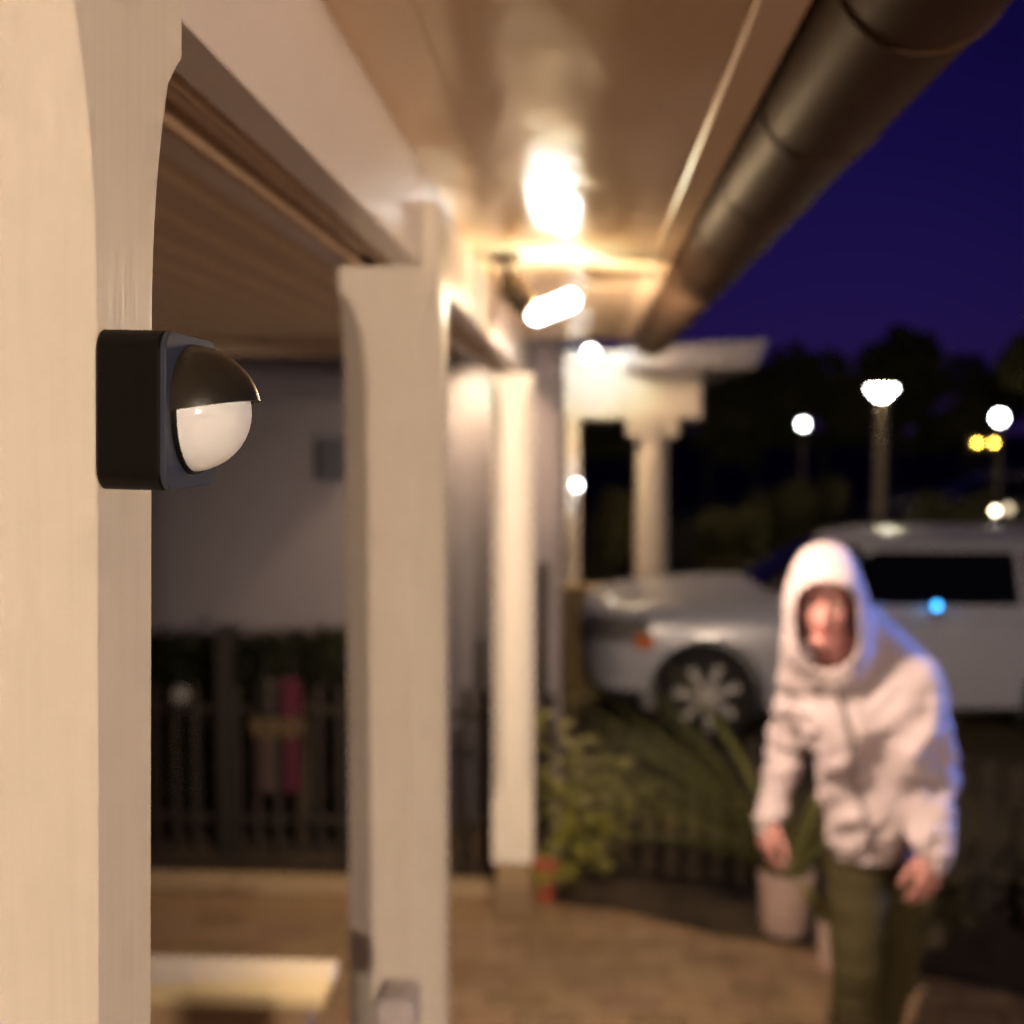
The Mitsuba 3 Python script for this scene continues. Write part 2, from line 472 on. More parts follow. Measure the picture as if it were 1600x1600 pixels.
GC, GZC, GR = 0.2935, 2.456, 0.0775
obj('trough', half_round(GC, GZC, GR, 0.003, -1.4, 4.98), 'gutter_metal', gu, 40)
obj('rim_bead', tube([(GC + GR + 0.004, -1.4, GZC), (GC + GR + 0.004, 2, GZC), (GC + GR + 0.004, 4.98, GZC)], 0.0075, 14), 'gutter_rim', gu, True)
obj('end_cap', half_round(GC, GZC, GR, GR - 0.001, 4.981, 4.985), 'gutter_metal', gu, 40)
for y in np.arange(-0.6, 4.9, 0.41):
    obj('bracket_strap', half_round(GC, GZC, GR + 0.0026, 0.0022, y, y + 0.012), 'gutter_metal', gu, 40)
rf = thing('porch_roof', 'dark roof covering above the soffit and gutter', 'roof')
single(rf, loft([[[0.30, y, 2.475], [0.30, y, 2.50], [-3.4, y, 3.35], [-3.4, y, 3.32]] for y in (-1.4, 4.97)]), 'black_plastic', False)

# house wall at the back of the porch and the wall beyond its end
hw = thing('house_wall', 'grey plaster house wall at the back of the porch', 'wall')
single(hw, tm(box(-3.5, -3.26, -5, 5.2, 0.001, 3.3)), 'plaster', False)
bw = thing('end_wall', 'plain grey violet plaster wall beyond the far end of the porch', 'wall')
single(bw, tm(box(-6.0, -0.30, 6.40, 6.65, -0.155, 3.4)), 'plaster', False)
pi_ = thing('corner_pier', 'narrow grey violet pier at the corner of the end wall', 'pier')
single(pi_, tm(box(-0.285, -0.112, 6.36, 6.70, -0.155, 3.4, 0.006)), 'pier_plaster', 25)
gp = thing('gate_post', 'dark green post in front of the corner pier', 'post')
single(gp, tm(box(-0.245, -0.185, 6.24, 6.30, -0.15, 1.345, 0.006)), 'dark_iron', 25)
wb = thing('wall_box', 'square slate blue box fixed on the end wall left of the middle post', 'wall lamp')
obj('case', box(-1.43, -1.29, 6.24, 6.385, 1.815, 2.015, 0.008), 'box_slate', wb, 25)
obj('lid', box(-1.44, -1.28, 6.225, 6.2395, 1.805, 2.025, 0.004), 'box_slate', wb, 25)
kb = thing('kerb', 'low pale stone kerb closing the porch floor', 'kerb')
xk = -0.375
while xk > -3.2:
    obj('stone', box(xk - 0.588, xk, 4.91 + rng.uniform(-.004, .004), 5.06, 0.0, 0.048 + rng.uniform(-.003, .003), 0.007), 'kerb_stone', kb, 25)
    xk -= 0.6

be = thing('bench', 'low cream wooden bench standing inside the porch beside the middle post', 'bench')
obj('seat', box(-2.25, -0.745, 3.18, 3.41, 0.385, 0.43, 0.006), 'bench_paint', be, 25)
obj('apron', box(-2.2, -0.80, 3.215, 3.24, 0.28, 0.384, 0.004), 'pale_wood', be, 25)
obj('apron', box(-2.2, -0.80, 3.35, 3.375, 0.28, 0.384, 0.004), 'pale_wood', be, 25)
for xx in (-2.19, -0.86):
    for yy in (3.2415, 3.304):
        obj('leg', box(xx, xx + 0.045, yy, yy + 0.045, 0.0, 0.384, 0.004), 'pale_wood', be, 25)
hp = thing('hand_rail_post', 'short grey post with rounded cap in front of the middle post', 'post')
obj('shaft', tube([(-0.245, 1.475, 0), (-0.245, 1.475, 0.6), (-0.245, 1.475, 1.265)], 0.024, 24), 'galvanised', hp, 40)
obj('cap', rbox((-0.243, 1.475, 1.283), (0.028, 0.034, 0.030), 0.012), 'galvanised', hp, True)

# ------------------------------------------------------------------ lamps of the porch
LX, LY, LZ = -0.066, 2.62, 2.332
fl = thing('flood_light', 'small bronze lamp with a lit tube hanging under the soffit', 'lamp')
obj('canopy', tm(m3.Manifold.cylinder(0.012, 0.032, 0.032, 32).translate([-0.175, LY + 0.01, 2.4375])), 'bronze', fl, 30)
obj('stem', tube([(-0.175, LY + 0.01, 2.44), (-0.172, LY + 0.01, 2.415), (-0.166, LY + 0.005, 2.39)], 0.006, 12), 'bronze', fl, True)
obj('holder', chain(((-0.168, LY, 2.40), 0.017), ((-0.155, LY, 2.372), 0.033), ((-0.130, LY, 2.345), 0.030)), 'bronze', fl, 40)
obj('tube', bone(((-0.104, LY, 2.318), 0.0215), ((-0.030, LY, 2.3475), 0.0215), n=32), 'lamp_glass', fl, True, emitter=area(WARM * 165.0, 2.0))
scene[fl + '__reflector'] = {'type': 'spot', 'to_world': T().look_at(origin=[-0.052, LY - 0.02, 2.306], target=[0.40, 3.85, 1.21], up=[0, 0, 1]),
                             'intensity': rgb(LAMP * 18.5), 'cutoff_angle': 58.0, 'beam_width': 45.0, 'sampling_weight': 3.0}
wl = thing('wall_lamp', 'hidden lamp washing the top of the end wall behind the cross beam', 'lamp')
obj('globe', tm(ball((-0.58, 6.14, 2.60), 0.045, 24)), 'lamp_glass', wl, True, emitter=area(WARM * 40.0, 0.2))
scene[wl + '__beam'] = {'type': 'spot', 'to_world': T().look_at(origin=[-0.58, 6.14, 2.55], target=[-0.58, 6.26, 2.0], up=[0, 1, 0]), 'intensity': rgb(WARM * 10.0), 'cutoff_angle': 52.0, 'beam_width': 22.0, 'sampling_weight': 0.8}
obj('arm', tube([(-0.58, 6.186, 2.60), (-0.58, 6.30, 2.62), (-0.58, 6.399, 2.64)], 0.012, 10), 'bronze', wl, True)
scene[fl + '__added_up_light'] = {'type': 'spot', 'to_world': T().look_at(origin=[-0.035, LY + 0.02, 2.372], target=[0.165, 2.86, 2.449], up=[0, 0, 1]),
                             'intensity': rgb(LAMP * 1.5), 'cutoff_angle': 24.0, 'beam_width': 5.0, 'sampling_weight': 0.8}  # extra spot added to throw a second glow onto the soffit
# added unseen globe lamp that lights the posts from behind the viewpoint
ln = thing('added_lantern', 'added globe lamp on a pole, unseen behind the viewpoint, lighting the posts', 'lamp')
obj('pole', tube([(2.3, -3.4, 0), (2.3, -3.4, 0.9), (2.3, -3.4, 1.97)], 0.03, 16), 'dark_iron', ln, 40)
obj('globe', tm(ball((2.3, -3.4, 2.10), 0.13, 32)), 'lamp_glass', ln, True, emitter=area(LAMP * 1230.0, 3.5))
# blue light bar on a bollard, right of the frame
bl = thing('blue_light', 'blue lit warning lamp on a post at the right, behind the person', 'lamp')
obj('pole', tube([(3.2, 4.15, -0.1), (3.2, 4.15, 0.9), (3.2, 4.15, 2.16)], 0.025, 16), 'dark_iron', bl, 40)
obj('lens', tm(bone(((3.2, 4.15, 2.20), 0.05), ((3.2, 4.15, 2.29), 0.05), n=32)), 'lamp_glass', bl, True, emitter=area(np.array([0.10, 0.32, 1.0]) * 60.0, 0.3))
scene[bl + '__beam'] = {'type': 'spot', 'to_world': T().look_at(origin=[3.13, 4.13, 2.22], target=[1.0, 3.5, 1.42], up=[0, 0, 1]),
                        'intensity': rgb(np.array([0.03, 0.23, 1.0]) * 33.0), 'cutoff_angle': 15.5, 'beam_width': 11.0, 'sampling_weight': 1.0}

# ------------------------------------------------------------------ the motion sensor
SY, SZ, SH = 0.526, 2.0605, 0.0352               # centre and half height
se = thing('motion_sensor', 'black square motion sensor with white dome on the nearest post', 'sensor')


def rounded_plate(x0, x1, hh, r, ch, n=10):
    pts = []
    for k, (sy, sz) in enumerate(((1, 1), (-1, 1), (-1, -1), (1, -1))):
        for a in np.linspace(0, math.pi / 2, n):
            a += k * math.pi / 2
            pts.append((sy * (hh - r) + r * math.cos(a), sz * (hh - r) + r * math.sin(a)))
    pts = np.array(pts)
    rings = []
    for xx, s in ((x0, 1 - ch / hh), (x0 + ch, 1.0), (x1 - ch, 1.0), (x1, 1 - ch / hh)):
        rings.append([[xx, SY + q[0] * s, SZ + q[1] * s] for q in pts])
    return loft(rings)


parts = []
parts.append(('housing', rounded_plate(XR + 0.0006, XR + 0.0285, SH, 0.009, 0.0008), 'housing_black', 30))
parts.append(('face_plate', rounded_plate(XR + 0.0286, XR + 0.0315, SH - 0.0002, 0.009, 0.0006), 'plate_slate', 30))
XD = XR + 0.0315
DR = 0.0278


def dome_at(r, flat, z_off=0.0, y_off=0.0):
    return m3.Manifold.sphere(1.0, 96).scale([r * flat, r, r]).translate([XD - 0.002, SY + y_off, SZ + z_off])


half = box(XD + 0.0002, XD + 0.1, SY - 0.1, SY + 0.1, SZ - 0.1, SZ + 0.1)
obj_dome = dome_at(DR, 1.03) ^ half
parts.append(('collar', tm((dome_at(DR + 0.0012, 1.0) ^ box(XD + 0.0001, XD + 0.0022, SY - 0.1, SY + 0.1, SZ - 0.1, SZ + 0.1)) - dome_at(DR + 0.0003, 1.03)), 'housing_black', 30))
parts.append(('dome', tm(obj_dome), 'dome_white', True))
cut = box(XD - 0.1, XD + 0.1, SY - 0.1, SY + 0.1, 0.0, 0.1).rotate([0, -3.0, 0]).translate([0, 0, 0])
cut = m3.Manifold.cube([0.3, 0.3, 0.1]).translate([-0.15, -0.15, 0.0]).rotate([0, -11.0, 0]).translate([XD, SY, SZ + 0.0002])
vis = ((dome_at(DR + 0.0034, 1.07) - dome_at(DR + 0.0008, 1.05)) ^ half) ^ cut
parts.append(('visor', tm(vis), 'visor_black', 35))
tilt = trimesh.transformations.rotation_matrix(LEAN, [0, 1, 0], [XR, 0.451, 2.05])
for name, mesh, mat, sm in parts:
    mesh = tm(mesh).copy()
    mesh.apply_transform(tilt)
    obj(name, mesh, mat, se, sm)

# ------------------------------------------------------------------ fence, hedge and plants behind the patio
def fence_y(x):
    return float(np.interp(x, [-3.6, -0.2, 0.4, 1.6, 3.2, 5.0], [5.62, 5.58, 5.42, 5.0, 4.4, 3.6]))


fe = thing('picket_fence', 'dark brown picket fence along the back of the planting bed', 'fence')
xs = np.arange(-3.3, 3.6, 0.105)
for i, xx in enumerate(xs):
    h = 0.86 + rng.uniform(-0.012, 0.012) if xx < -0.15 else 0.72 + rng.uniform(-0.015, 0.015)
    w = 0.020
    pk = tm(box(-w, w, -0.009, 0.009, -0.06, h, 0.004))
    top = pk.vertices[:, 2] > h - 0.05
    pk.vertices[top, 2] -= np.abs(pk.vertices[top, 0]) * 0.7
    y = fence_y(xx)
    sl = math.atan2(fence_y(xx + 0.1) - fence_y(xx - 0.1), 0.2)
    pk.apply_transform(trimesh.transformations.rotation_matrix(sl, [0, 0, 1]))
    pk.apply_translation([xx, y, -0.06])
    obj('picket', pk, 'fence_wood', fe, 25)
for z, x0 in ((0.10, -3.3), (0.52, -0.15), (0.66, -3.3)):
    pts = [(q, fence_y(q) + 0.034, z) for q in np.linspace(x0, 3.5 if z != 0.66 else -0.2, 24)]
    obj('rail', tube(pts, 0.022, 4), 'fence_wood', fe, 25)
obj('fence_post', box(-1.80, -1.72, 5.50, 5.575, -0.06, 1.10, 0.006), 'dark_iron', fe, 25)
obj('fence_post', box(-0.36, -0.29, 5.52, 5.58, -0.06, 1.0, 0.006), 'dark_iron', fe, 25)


def leaf_cloud(n, sampler, size, seed):
    r = np.random.default_rng(seed)
    c = sampler(r, n)
    a = r.normal(size=(n, 3)); a /= np.linalg.norm(a, axis=1, keepdims=True)
    b = np.cross(a, r.normal(size=(n, 3))); b /= np.linalg.norm(b, axis=1, keepdims=True)
    s = size * r.uniform(0.6, 1.35, (n, 1))
    v = np.stack([c - a * s, c + b * s * 0.45, c + a * s, c - b * s * 0.45], 1).reshape(-1, 3)
    k = np.arange(n) * 4
    f = np.vstack([np.stack([k, k + 1, k + 2], 1), np.stack([k, k + 2, k + 3], 1)])
    return trimesh.Trimesh(v, f, process=False)


def clumps(centres, radii):
    def s(r, n):
        i = r.integers(0, len(centres), n)
        d = r.normal(size=(n, 3)); d /= np.linalg.norm(d, axis=1, keepdims=True)
        return np.asarray(centres)[i] + d * (np.asarray(radii)[i] * r.uniform(0.55, 1.05, n) ** 0.6)[:, None]
    return s


def bush(name, label, c, r3, n, size, seed, mat='hedge_leaf', cat='bush', group=None):
    r = np.random.default_rng(seed)
    k = thing(name, label, cat, group)
    cs = np.asarray(c) + r.uniform(-1, 1, (9, 3)) * np.asarray(r3) * 0.6
    obj('foliage', leaf_cloud(n, clumps(cs, np.full(9, 0.55 * min(r3))), size, seed), mat, k, False, kind='stuff')
    st = [tube([(c[0], c[1], -0.16), (c[0] * .5 + q[0] * .5 + .02, c[1], c[2] * 0.6), tuple(q)], [0.03, 0.02, 0.008], 6) for q in cs[:5]]
    obj('stem', trimesh.util.concatenate(st), 'bark', k, True)
    return k


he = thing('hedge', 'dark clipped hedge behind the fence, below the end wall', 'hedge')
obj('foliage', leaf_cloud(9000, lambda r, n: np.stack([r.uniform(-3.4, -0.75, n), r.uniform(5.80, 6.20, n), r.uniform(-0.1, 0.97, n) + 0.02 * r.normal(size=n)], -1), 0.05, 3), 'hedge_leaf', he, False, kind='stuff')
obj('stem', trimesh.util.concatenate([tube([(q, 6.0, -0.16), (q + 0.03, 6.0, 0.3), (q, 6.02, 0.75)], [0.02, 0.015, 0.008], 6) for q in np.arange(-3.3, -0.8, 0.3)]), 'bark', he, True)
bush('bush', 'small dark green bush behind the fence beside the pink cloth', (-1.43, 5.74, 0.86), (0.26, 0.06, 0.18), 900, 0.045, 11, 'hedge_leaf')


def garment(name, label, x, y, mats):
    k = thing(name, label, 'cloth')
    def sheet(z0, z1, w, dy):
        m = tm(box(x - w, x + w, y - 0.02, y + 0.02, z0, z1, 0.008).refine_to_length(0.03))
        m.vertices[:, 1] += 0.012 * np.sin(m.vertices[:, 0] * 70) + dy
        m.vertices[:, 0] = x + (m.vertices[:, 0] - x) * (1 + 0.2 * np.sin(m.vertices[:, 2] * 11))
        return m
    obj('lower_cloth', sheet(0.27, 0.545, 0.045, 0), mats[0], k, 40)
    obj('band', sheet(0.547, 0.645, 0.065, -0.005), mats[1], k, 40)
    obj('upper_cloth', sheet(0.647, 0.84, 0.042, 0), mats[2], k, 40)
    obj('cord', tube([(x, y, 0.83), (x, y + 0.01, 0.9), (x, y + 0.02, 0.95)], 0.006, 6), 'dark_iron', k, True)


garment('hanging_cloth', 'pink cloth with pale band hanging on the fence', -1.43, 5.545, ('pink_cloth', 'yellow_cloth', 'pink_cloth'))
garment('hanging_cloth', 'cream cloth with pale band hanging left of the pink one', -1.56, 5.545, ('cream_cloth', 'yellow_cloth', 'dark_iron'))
bb = thing('white_ball', 'small pale ball resting on the fence rail at the left', 'ball')
single(bb, tm(ball((-1.99, 5.535, 0.75), 0.052, 24)), 'white_ball', True)


def leaf(base, d, up, L, wd, bend=0.25, n=5):
    d = np.asarray(d, float) / np.linalg.norm(d)
    s = np.cross(d, up); s /= np.linalg.norm(s) + 1e-9
    u = np.cross(s, d)
    L_, v = np.linspace(0, 1, n + 1), []
    for t in L_:
        c = np.asarray(base) + d * L * t - u * bend * L * t * t
        ww = wd * math.sin(math.pi * min(0.98, 0.06 + 0.92 * t)) ** 0.8
        v += [c - s * ww + u * ww * .25, c, c + s * ww + u * ww * .25]
    f = []
    for i in range(n):
        for j in range(2):
            a = i * 3 + j
            f += [[a, a + 1, a + 4], [a, a + 4, a + 3]]
    return trimesh.Trimesh(v, f, process=False)


sh = thing('leafy_shrub', 'yellow green leafy shrub growing in the bed right of the far post', 'shrub')
r = np.random.default_rng(21)
tips = [(-0.19, 5.12, 0.80), (-0.10, 5.10, 0.72), (0.0, 5.08, 0.62), (0.10, 5.12, 0.66), (0.17, 5.08, 0.58), (0.24, 5.10, 0.44), (0.05, 5.02, 0.45), (-0.12, 5.05, 0.50), (0.14, 5.02, 0.32), (-0.03, 5.0, 0.30)]
for tp in tips:
    tp = np.array(tp)
    b0 = np.array([-0.02, 5.13, -0.06])
    mid = (b0 + tp) / 2 + np.array([0, 0, 0.06])
    obj('stem', tube([b0, mid, tp], [0.008, 0.006, 0.003], 6), 'stem_brown', sh, True)
    for t in np.linspace(0.30, 1.0, 15):
        q = b0 * (1 - t) ** 2 + 2 * mid * t * (1 - t) + tp * t * t
        a = r.uniform(0, 2 * math.pi)
        d = np.array([math.cos(a), math.sin(a) * 0.8 - 0.25, r.uniform(-0.1, 0.7)])
        obj('leaf', leaf(q, d, (0, 0, 1), r.uniform(0.085, 0.14), r.uniform(0.02, 0.032)), 'leaf_green' if r.random() < 0.65 else 'leaf_green_dark', sh, True)


def pot(name, label, c, r0, r1, h, mat, cat='flower pot'):
    k = thing(name, label, cat)
    x, y, z = c
    obj('body', lathe([(0, z), (r0 * .93, z), (r0, z + 0.01), ((r0 + r1) / 2 * 1.03, z + h * .5), (r1, z + h * .86), (r1 * 1.05, z + h * .87), (r1 * 1.05, z + h), (r1 * .9, z + h), (r1 * .88, z + h * .85)], 36, (x, y, 0)), mat, k, 35)
    obj('soil', tm(m3.Manifold.cylinder(0.012, r1 * .88, r1 * .88, 28).translate([x, y, z + h * .84])), 'soil', k, False)
    return k


pot('flower_pot', 'small red clay pot at the foot of the far post', (-0.158, 4.985, -0.05), 0.040, 0.056, 0.20, 'red_clay')
sp = thing('pot_plant', 'low green plant growing in the red clay pot', 'plant')
for i in range(46):
    a = r.uniform(0, 2 * math.pi)
    e = r.uniform(0.05, 0.9)
    obj('leaf', leaf((-0.158 + 0.03 * math.cos(a), 4.985 + 0.03 * math.sin(a), 0.118), (math.cos(a), math.sin(a), e), (0, 0, 1), r.uniform(0.07, 0.135), r.uniform(0.012, 0.02), 0.5), 'leaf_green', sp, True)
pot('flower_pot', 'large pale cylindrical pot holding the arching grass', (0.855, 4.74, -0.02), 0.098, 0.112, 0.26, 'pale_clay')
gr = thing('grass_plant', 'arching long bladed green plant growing in the large pale pot', 'plant')
for i in range(66):
    a = r.uniform(0, 2 * math.pi) if i > 30 else r.uniform(2.3, 4.0)
    ln_ = r.uniform(0.5, 0.98) if i > 12 else r.uniform(0.85, 1.1)
    e = r.uniform(0.75, 2.6)
    d = np.array([math.cos(a), math.sin(a) * 0.55, e])
    obj('blade', leaf((0.855 + 0.05 * math.cos(a), 4.74 + 0.05 * math.sin(a), 0.20), d, (math.cos(a), math.sin(a), -0.2) if abs(e) > 5 else (0, 0, 1), ln_, r.uniform(0.008, 0.013), r.uniform(0.25, 0.62), 9), 'blade_green', gr, True)
pot('flower_pot', 'slim pale pot standing half behind the leg of the person', (0.96, 4.36, 0.0), 0.042, 0.052, 0.19, 'pale_clay')
t3 = thing('pot_plant', 'few olive leaves growing in the slim pale pot', 'plant')
for i in range(26):
    a = r.uniform(0, 2 * math.pi)
    obj('leaf', leaf((0.96 + 0.02 * math.cos(a), 4.36 + 0.02 * math.sin(a), 0.165), (math.cos(a), math.sin(a), r.uniform(1.0, 3.0)), (0, 0, 1), r.uniform(0.12, 0.24), r.uniform(0.008, 0.014), 0.3), 'leaf_green_dark', t3, True)
for i, (bx, by) in enumerate(((1.95, 4.55), (2.45, 4.15), (1.45, 4.72))):
    bush('low_plant', ('low brown bedding plant at the right edge of the bed', 'low brown bedding plant outside the right edge', 'low brown bedding plant behind the hand of the person')[i], (bx, by, 0.10), (0.22, 0.12, 0.14), 420, 0.035, 40 + i, 'bed_leaf', 'plant')

# ------------------------------------------------------------------ the car
def car_meshes():
    us = [0.0, 0.02, 0.06, 0.13, 0.24, 0.40, 0.7, 1.0, 1.3, 1.6, 2.2, 2.9, 3.5, 3.9, 4.2, 4.36, 4.46, 4.50]
    hw_ = [0.52, 0.61, 0.69, 0.76, 0.815, 0.855, 0.885, 0.90, 0.905, 0.91, 0.91, 0.91, 0.905, 0.895, 0.86, 0.80, 0.72, 0.60]
    zb = [0.46, 0.40, 0.34, 0.29, 0.25, 0.225, 0.21, 0.21, 0.21, 0.21, 0.21, 0.21, 0.21, 0.22, 0.27, 0.33, 0.40, 0.48]
    zt = [0.80, 0.87, 0.92, 0.955, 0.985, 1.005, 1.035, 1.05, 1.055, 1.025, 1.0, 1.0, 1.0, 1.01, 1.01, 1.0, 0.97, 0.90]
    rings = []
    for u, w, b, t in zip(us, hw_, zb, zt):
        h = t - b
        side = [(0, b), (w * .6, b), (w * .90, b + .01), (w * .965, b + .05), (w * .985, b + .14 * h / .8), (w, b + .42 * h), (w * .995, b + .62 * h), (w * .975, b + .78 * h), (w * .955, b + .84 * h), (w * .92, t - .075), (w * .86, t - .03), (w * .72, t - .006), (w * .4, t + .018), (0, t + .028)]
        ring = side + [(-q[0], q[1]) for q in side[-2:0:-1]]
        rings.append([[u, q[0], q[1]] for q in ring])
    body = mani(loft(rings))
    wheels = [(0.80, 0.36), (3.42, 0.36)]
    for u, z in wheels:
        for s in (-1, 1):
            body = body - m3.Manifold.cylinder(0.32, 0.415, 0.415, 48).rotate([90, 0, 0]).translate([u, 0.16 if s < 0 else 0.16, z]).translate([0, s * 0.80, 0])
    def sup(u0, u1, w, z, n=40, e=4.0):
        a = np.arange(n) * 2 * np.pi / n
        c, s = np.cos(a), np.sin(a)
        return np.stack([(u0 + u1) / 2 + (u1 - u0) / 2 * np.sign(c) * np.abs(c) ** (2 / e), w * np.sign(s) * np.abs(s) ** (2 / e), np.full(n, z)], -1)
    green = mani(loft([sup(1.12, 4.40, .845, 0.93), sup(1.20, 4.36, .825, 1.03), sup(1.72, 4.14, .72, 1.33), sup(1.86, 4.05, .67, 1.40), sup(2.02, 3.95, .60, 1.445), sup(2.25, 3.8, .45, 1.475), sup(2.6, 3.5, .2, 1.487)]))
    cen = np.array([2.7, 0, 1.15])
    def grow(m, k):
        return m.translate((-cen).tolist()).scale([k, k, k]).translate(cen.tolist())
    gg, bg = grow(green, 1.008), grow(body, 1.004)
    def prism(poly, s):
        cs = m3.CrossSection([np.array(poly)])
        p = cs.extrude(1.2).rotate([90, 0, 0])
        return p.translate([0, 1.2 + 0.30, 0]) if s > 0 else p.translate([0, -0.30, 0])
    out = [('body', body, 'car_paint', 30), ('roof', green, 'car_paint', 30)]
    winp = [[(1.56, 1.0), (3.00, 1.0), (3.00, 1.365), (2.06, 1.365), (1.90, 1.30)], [(3.06, 1.0), (3.50, 1.0), (3.46, 1.365), (3.06, 1.365)], [(3.56, 1.005), (4.02, 1.04), (3.86, 1.345), (3.52, 1.355)]]
    for s in (-1, 1):
        for p in winp:
            out.append(('window', (gg ^ prism(p, s)) - grow(green, 0.985), 'car_glass', 30))
        for p in ([(1.42, .31), (2.66, .31), (2.66, .93), (1.42, .93)], [(2.685, .31), (3.02, .31), (3.30, .78), (3.5, .93), (2.685, .93)]):
            out.append(('door', (bg ^ prism(p, s)) - grow(body, 0.99), 'car_paint', 30))
        out.append(('sill_trim', (bg ^ box(1.2, 3.0, *((0.5, 1.2) if s > 0 else (-1.2, -0.5)), 0.1, 0.285)) - grow(body, 0.985), 'black_plastic', 30))
        out.append(('headlight', (grow(body, 1.007) ^ box(-0.1, 0.40, *((0.42, 1.2) if s > 0 else (-1.2, -0.42)), 0.74, 0.905)) - grow(body, 0.985), 'lamp_lens', 30))
        out.append(('turn_signal', (grow(body, 1.008) ^ box(0.30, 0.42, *((0.5, 1.2) if s > 0 else (-1.2, -0.5)), 0.70, 0.80)) - grow(body, 0.985), 'amber_lens', 30))
        out.append(('tail_light', (grow(body, 1.007) ^ box(4.15, 4.7, *((0.5, 1.2) if s > 0 else (-1.2, -0.5)), 0.76, 0.96)) - grow(body, 0.985), 'red_lens', 30))
        out.append(('mirror', m3.Manifold.batch_hull([ell((1.50, s * 0.99, 1.06), (.07, .07, .055)), ell((1.54, s * 1.02, 1.06), (.07, .08, .06)), ell((1.58, s * .84, 1.0), (.04, .02, .02))]), 'black_plastic', 40))
        for u in (2.50, 3.36):
            out.append(('door_handle', bone(((u - .08, s * .922, .86), .014), ((u + .08, s * .922, .86), .014)), 'alloy', 40))
    out.append(('windscreen', (gg ^ box(1.0, 1.95, -.66, .66, 1.06, 1.385)) - grow(green, 0.985), 'car_glass', 30))
    out.append(('rear_window', (gg ^ box(3.98, 4.6, -.62, .62, 1.08, 1.37)) - grow(green, 0.985), 'car_glass', 30))
    out.append(('grille', (grow(body, 1.005) ^ box(-.1, .2, -.36, .36, .60, .80)) - grow(body, 0.98), 'black_plastic', 30))
    out.append(('bumper_trim', (grow(body, 1.005) ^ box(-.1, .36, -1, 1, .2, .40)) - grow(body, 0.98), 'black_plastic', 30))
    for u, z in wheels:
        for s in (-1, 1):
            out.append(('arch_liner', m3.Manifold.cylinder(0.30, 0.41, 0.41, 40).rotate([90, 0, 0]).translate([u, 0.15 + s * 0.48, z]), 'black_plastic', 30))
    return out, wheels


def wheel_parts():
    ty = lathe([(.255, -.09), (.30, -.105), (.335, -.10), (.356, -.08), (.362, -.04), (.362, .04), (.356, .08), (.335, .10), (.30, .105), (.255, .09), (.255, -.09)], 56)
    rim = union([m3.Manifold.cylinder(.16, .257, .257, 56).translate([0, 0, -.08]) - m3.Manifold.cylinder(.20, .236, .236, 56).translate([0, 0, -.02]) , m3.Manifold.cylinder(.05, .06, .05, 32).translate([0, 0, .02])])
    sp_ = []
    for k in range(7):
        a = k * 2 * math.pi / 7 + 0.3
        c, s = math.cos(a), math.sin(a)
        pts = []
        for rr, w, z0, z1 in ((.045, .017, .03, .065), (.238, .029, .035, .07)):
            for q in (-w, w):
                for z in (z0, z1):
                    pts.append([rr * c - q * s, rr * s + q * c, z])
        sp_.append(hull(pts))
    return [('tyre', ty, 'rubber', 30), ('rim', rim, 'black_plastic', 30)] + [('spoke', q, 'alloy', 30) for q in sp_] + [('hub', m3.Manifold.cylinder(.02, .055, .045, 28).translate([0, 0, .06]), 'alloy', 30)]


CAR, WHEELS = car_meshes()
WP = wheel_parts()


def car(label, place, paint, group=None, far=False):
    k = thing('parked_car', label, 'car', group)
    for name, mesh, mat, sm in CAR:
        mesh = tm(mesh).copy()
        mesh.apply_transform(place)
        obj(name, mesh, paint if mat == 'car_paint' else mat, k, sm)
    for u, z in WHEELS:
        for s in (-1, 1):
            M = place @ trimesh.transformations.translation_matrix([u, s * 0.80, z]) @ trimesh.transformations.rotation_matrix(-s * math.pi / 2, [1, 0, 0])
            wk = None
            for name, mesh, mat, sm in WP:
                mesh = tm(mesh).copy()
                mesh.apply_transform(M)
                if wk is None:
                    wk = obj('wheel', mesh, mat, k, sm)
                else:
                    obj(name, mesh, mat, wk, sm)
    return k


def placed(x, y, z, deg):
    return trimesh.transformations.translation_matrix([x, y, z]) @ trimesh.transformations.rotation_matrix(math.radians(deg), [0, 0, 1])


car('silver estate car parked behind the fence, front end towards the porch', placed(0.02, 8.84, -0.155, 4.0), 'car_paint')
car('dark olive car parked far off below the street lamps', placed(5.6, 22.0, -0.155, 8.0), 'car_paint_dark')

bg_ = thing('added_blue_glint', 'glowing ball added as the blue glint at the window sill of the silver car', 'lamp')
obj('lens', tm(ball((2.445, 8.045, 0.862), 0.026, 20)), 'lamp_glass', bg_, True, emitter=area(np.array([0.05, 0.40, 1.0]) * 7.0, 0.04))  # glowing ball stands in for a blue reflection on the car
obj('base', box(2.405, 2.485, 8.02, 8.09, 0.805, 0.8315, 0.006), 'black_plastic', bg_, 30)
# ------------------------------------------------------------------ the portico behind the car
po = thing('portico', 'pale portico with column and box beam behind the car', 'portico')
def shaft(x, y, z0, z1, r):
    return lathe([(0, z0), (r * 1.3, z0), (r * 1.3, z0 + .08), (r * 1.12, z0 + .12), (r, z0 + .2), (r * .9, z1), (0, z1)], 40, (x, y, 0))
obj('column', shaft(0.632, 10.62, -0.16, 2.02, 0.158), 'white_stucco', po, 35)
cap = [m3.Manifold.cylinder(.10, .155, .175, 32).translate([.632, 10.62, 2.02]), box(.41, .855, 10.44, 10.80, 2.12, 2.1765, .006)]
for s in (-1, 1):
    cap.append(m3.Manifold.cylinder(.34, .075, .075, 28).rotate([90, 0, 0]).translate([.632 + s * .165, 10.79, 2.085]))
obj('capital', union(cap), 'white_stucco', po, 35)
obj('box_beam', box(-0.20, 1.068, 10.45, 10.80, 2.177, 2.62, .008), 'white_stucco', po, 25)
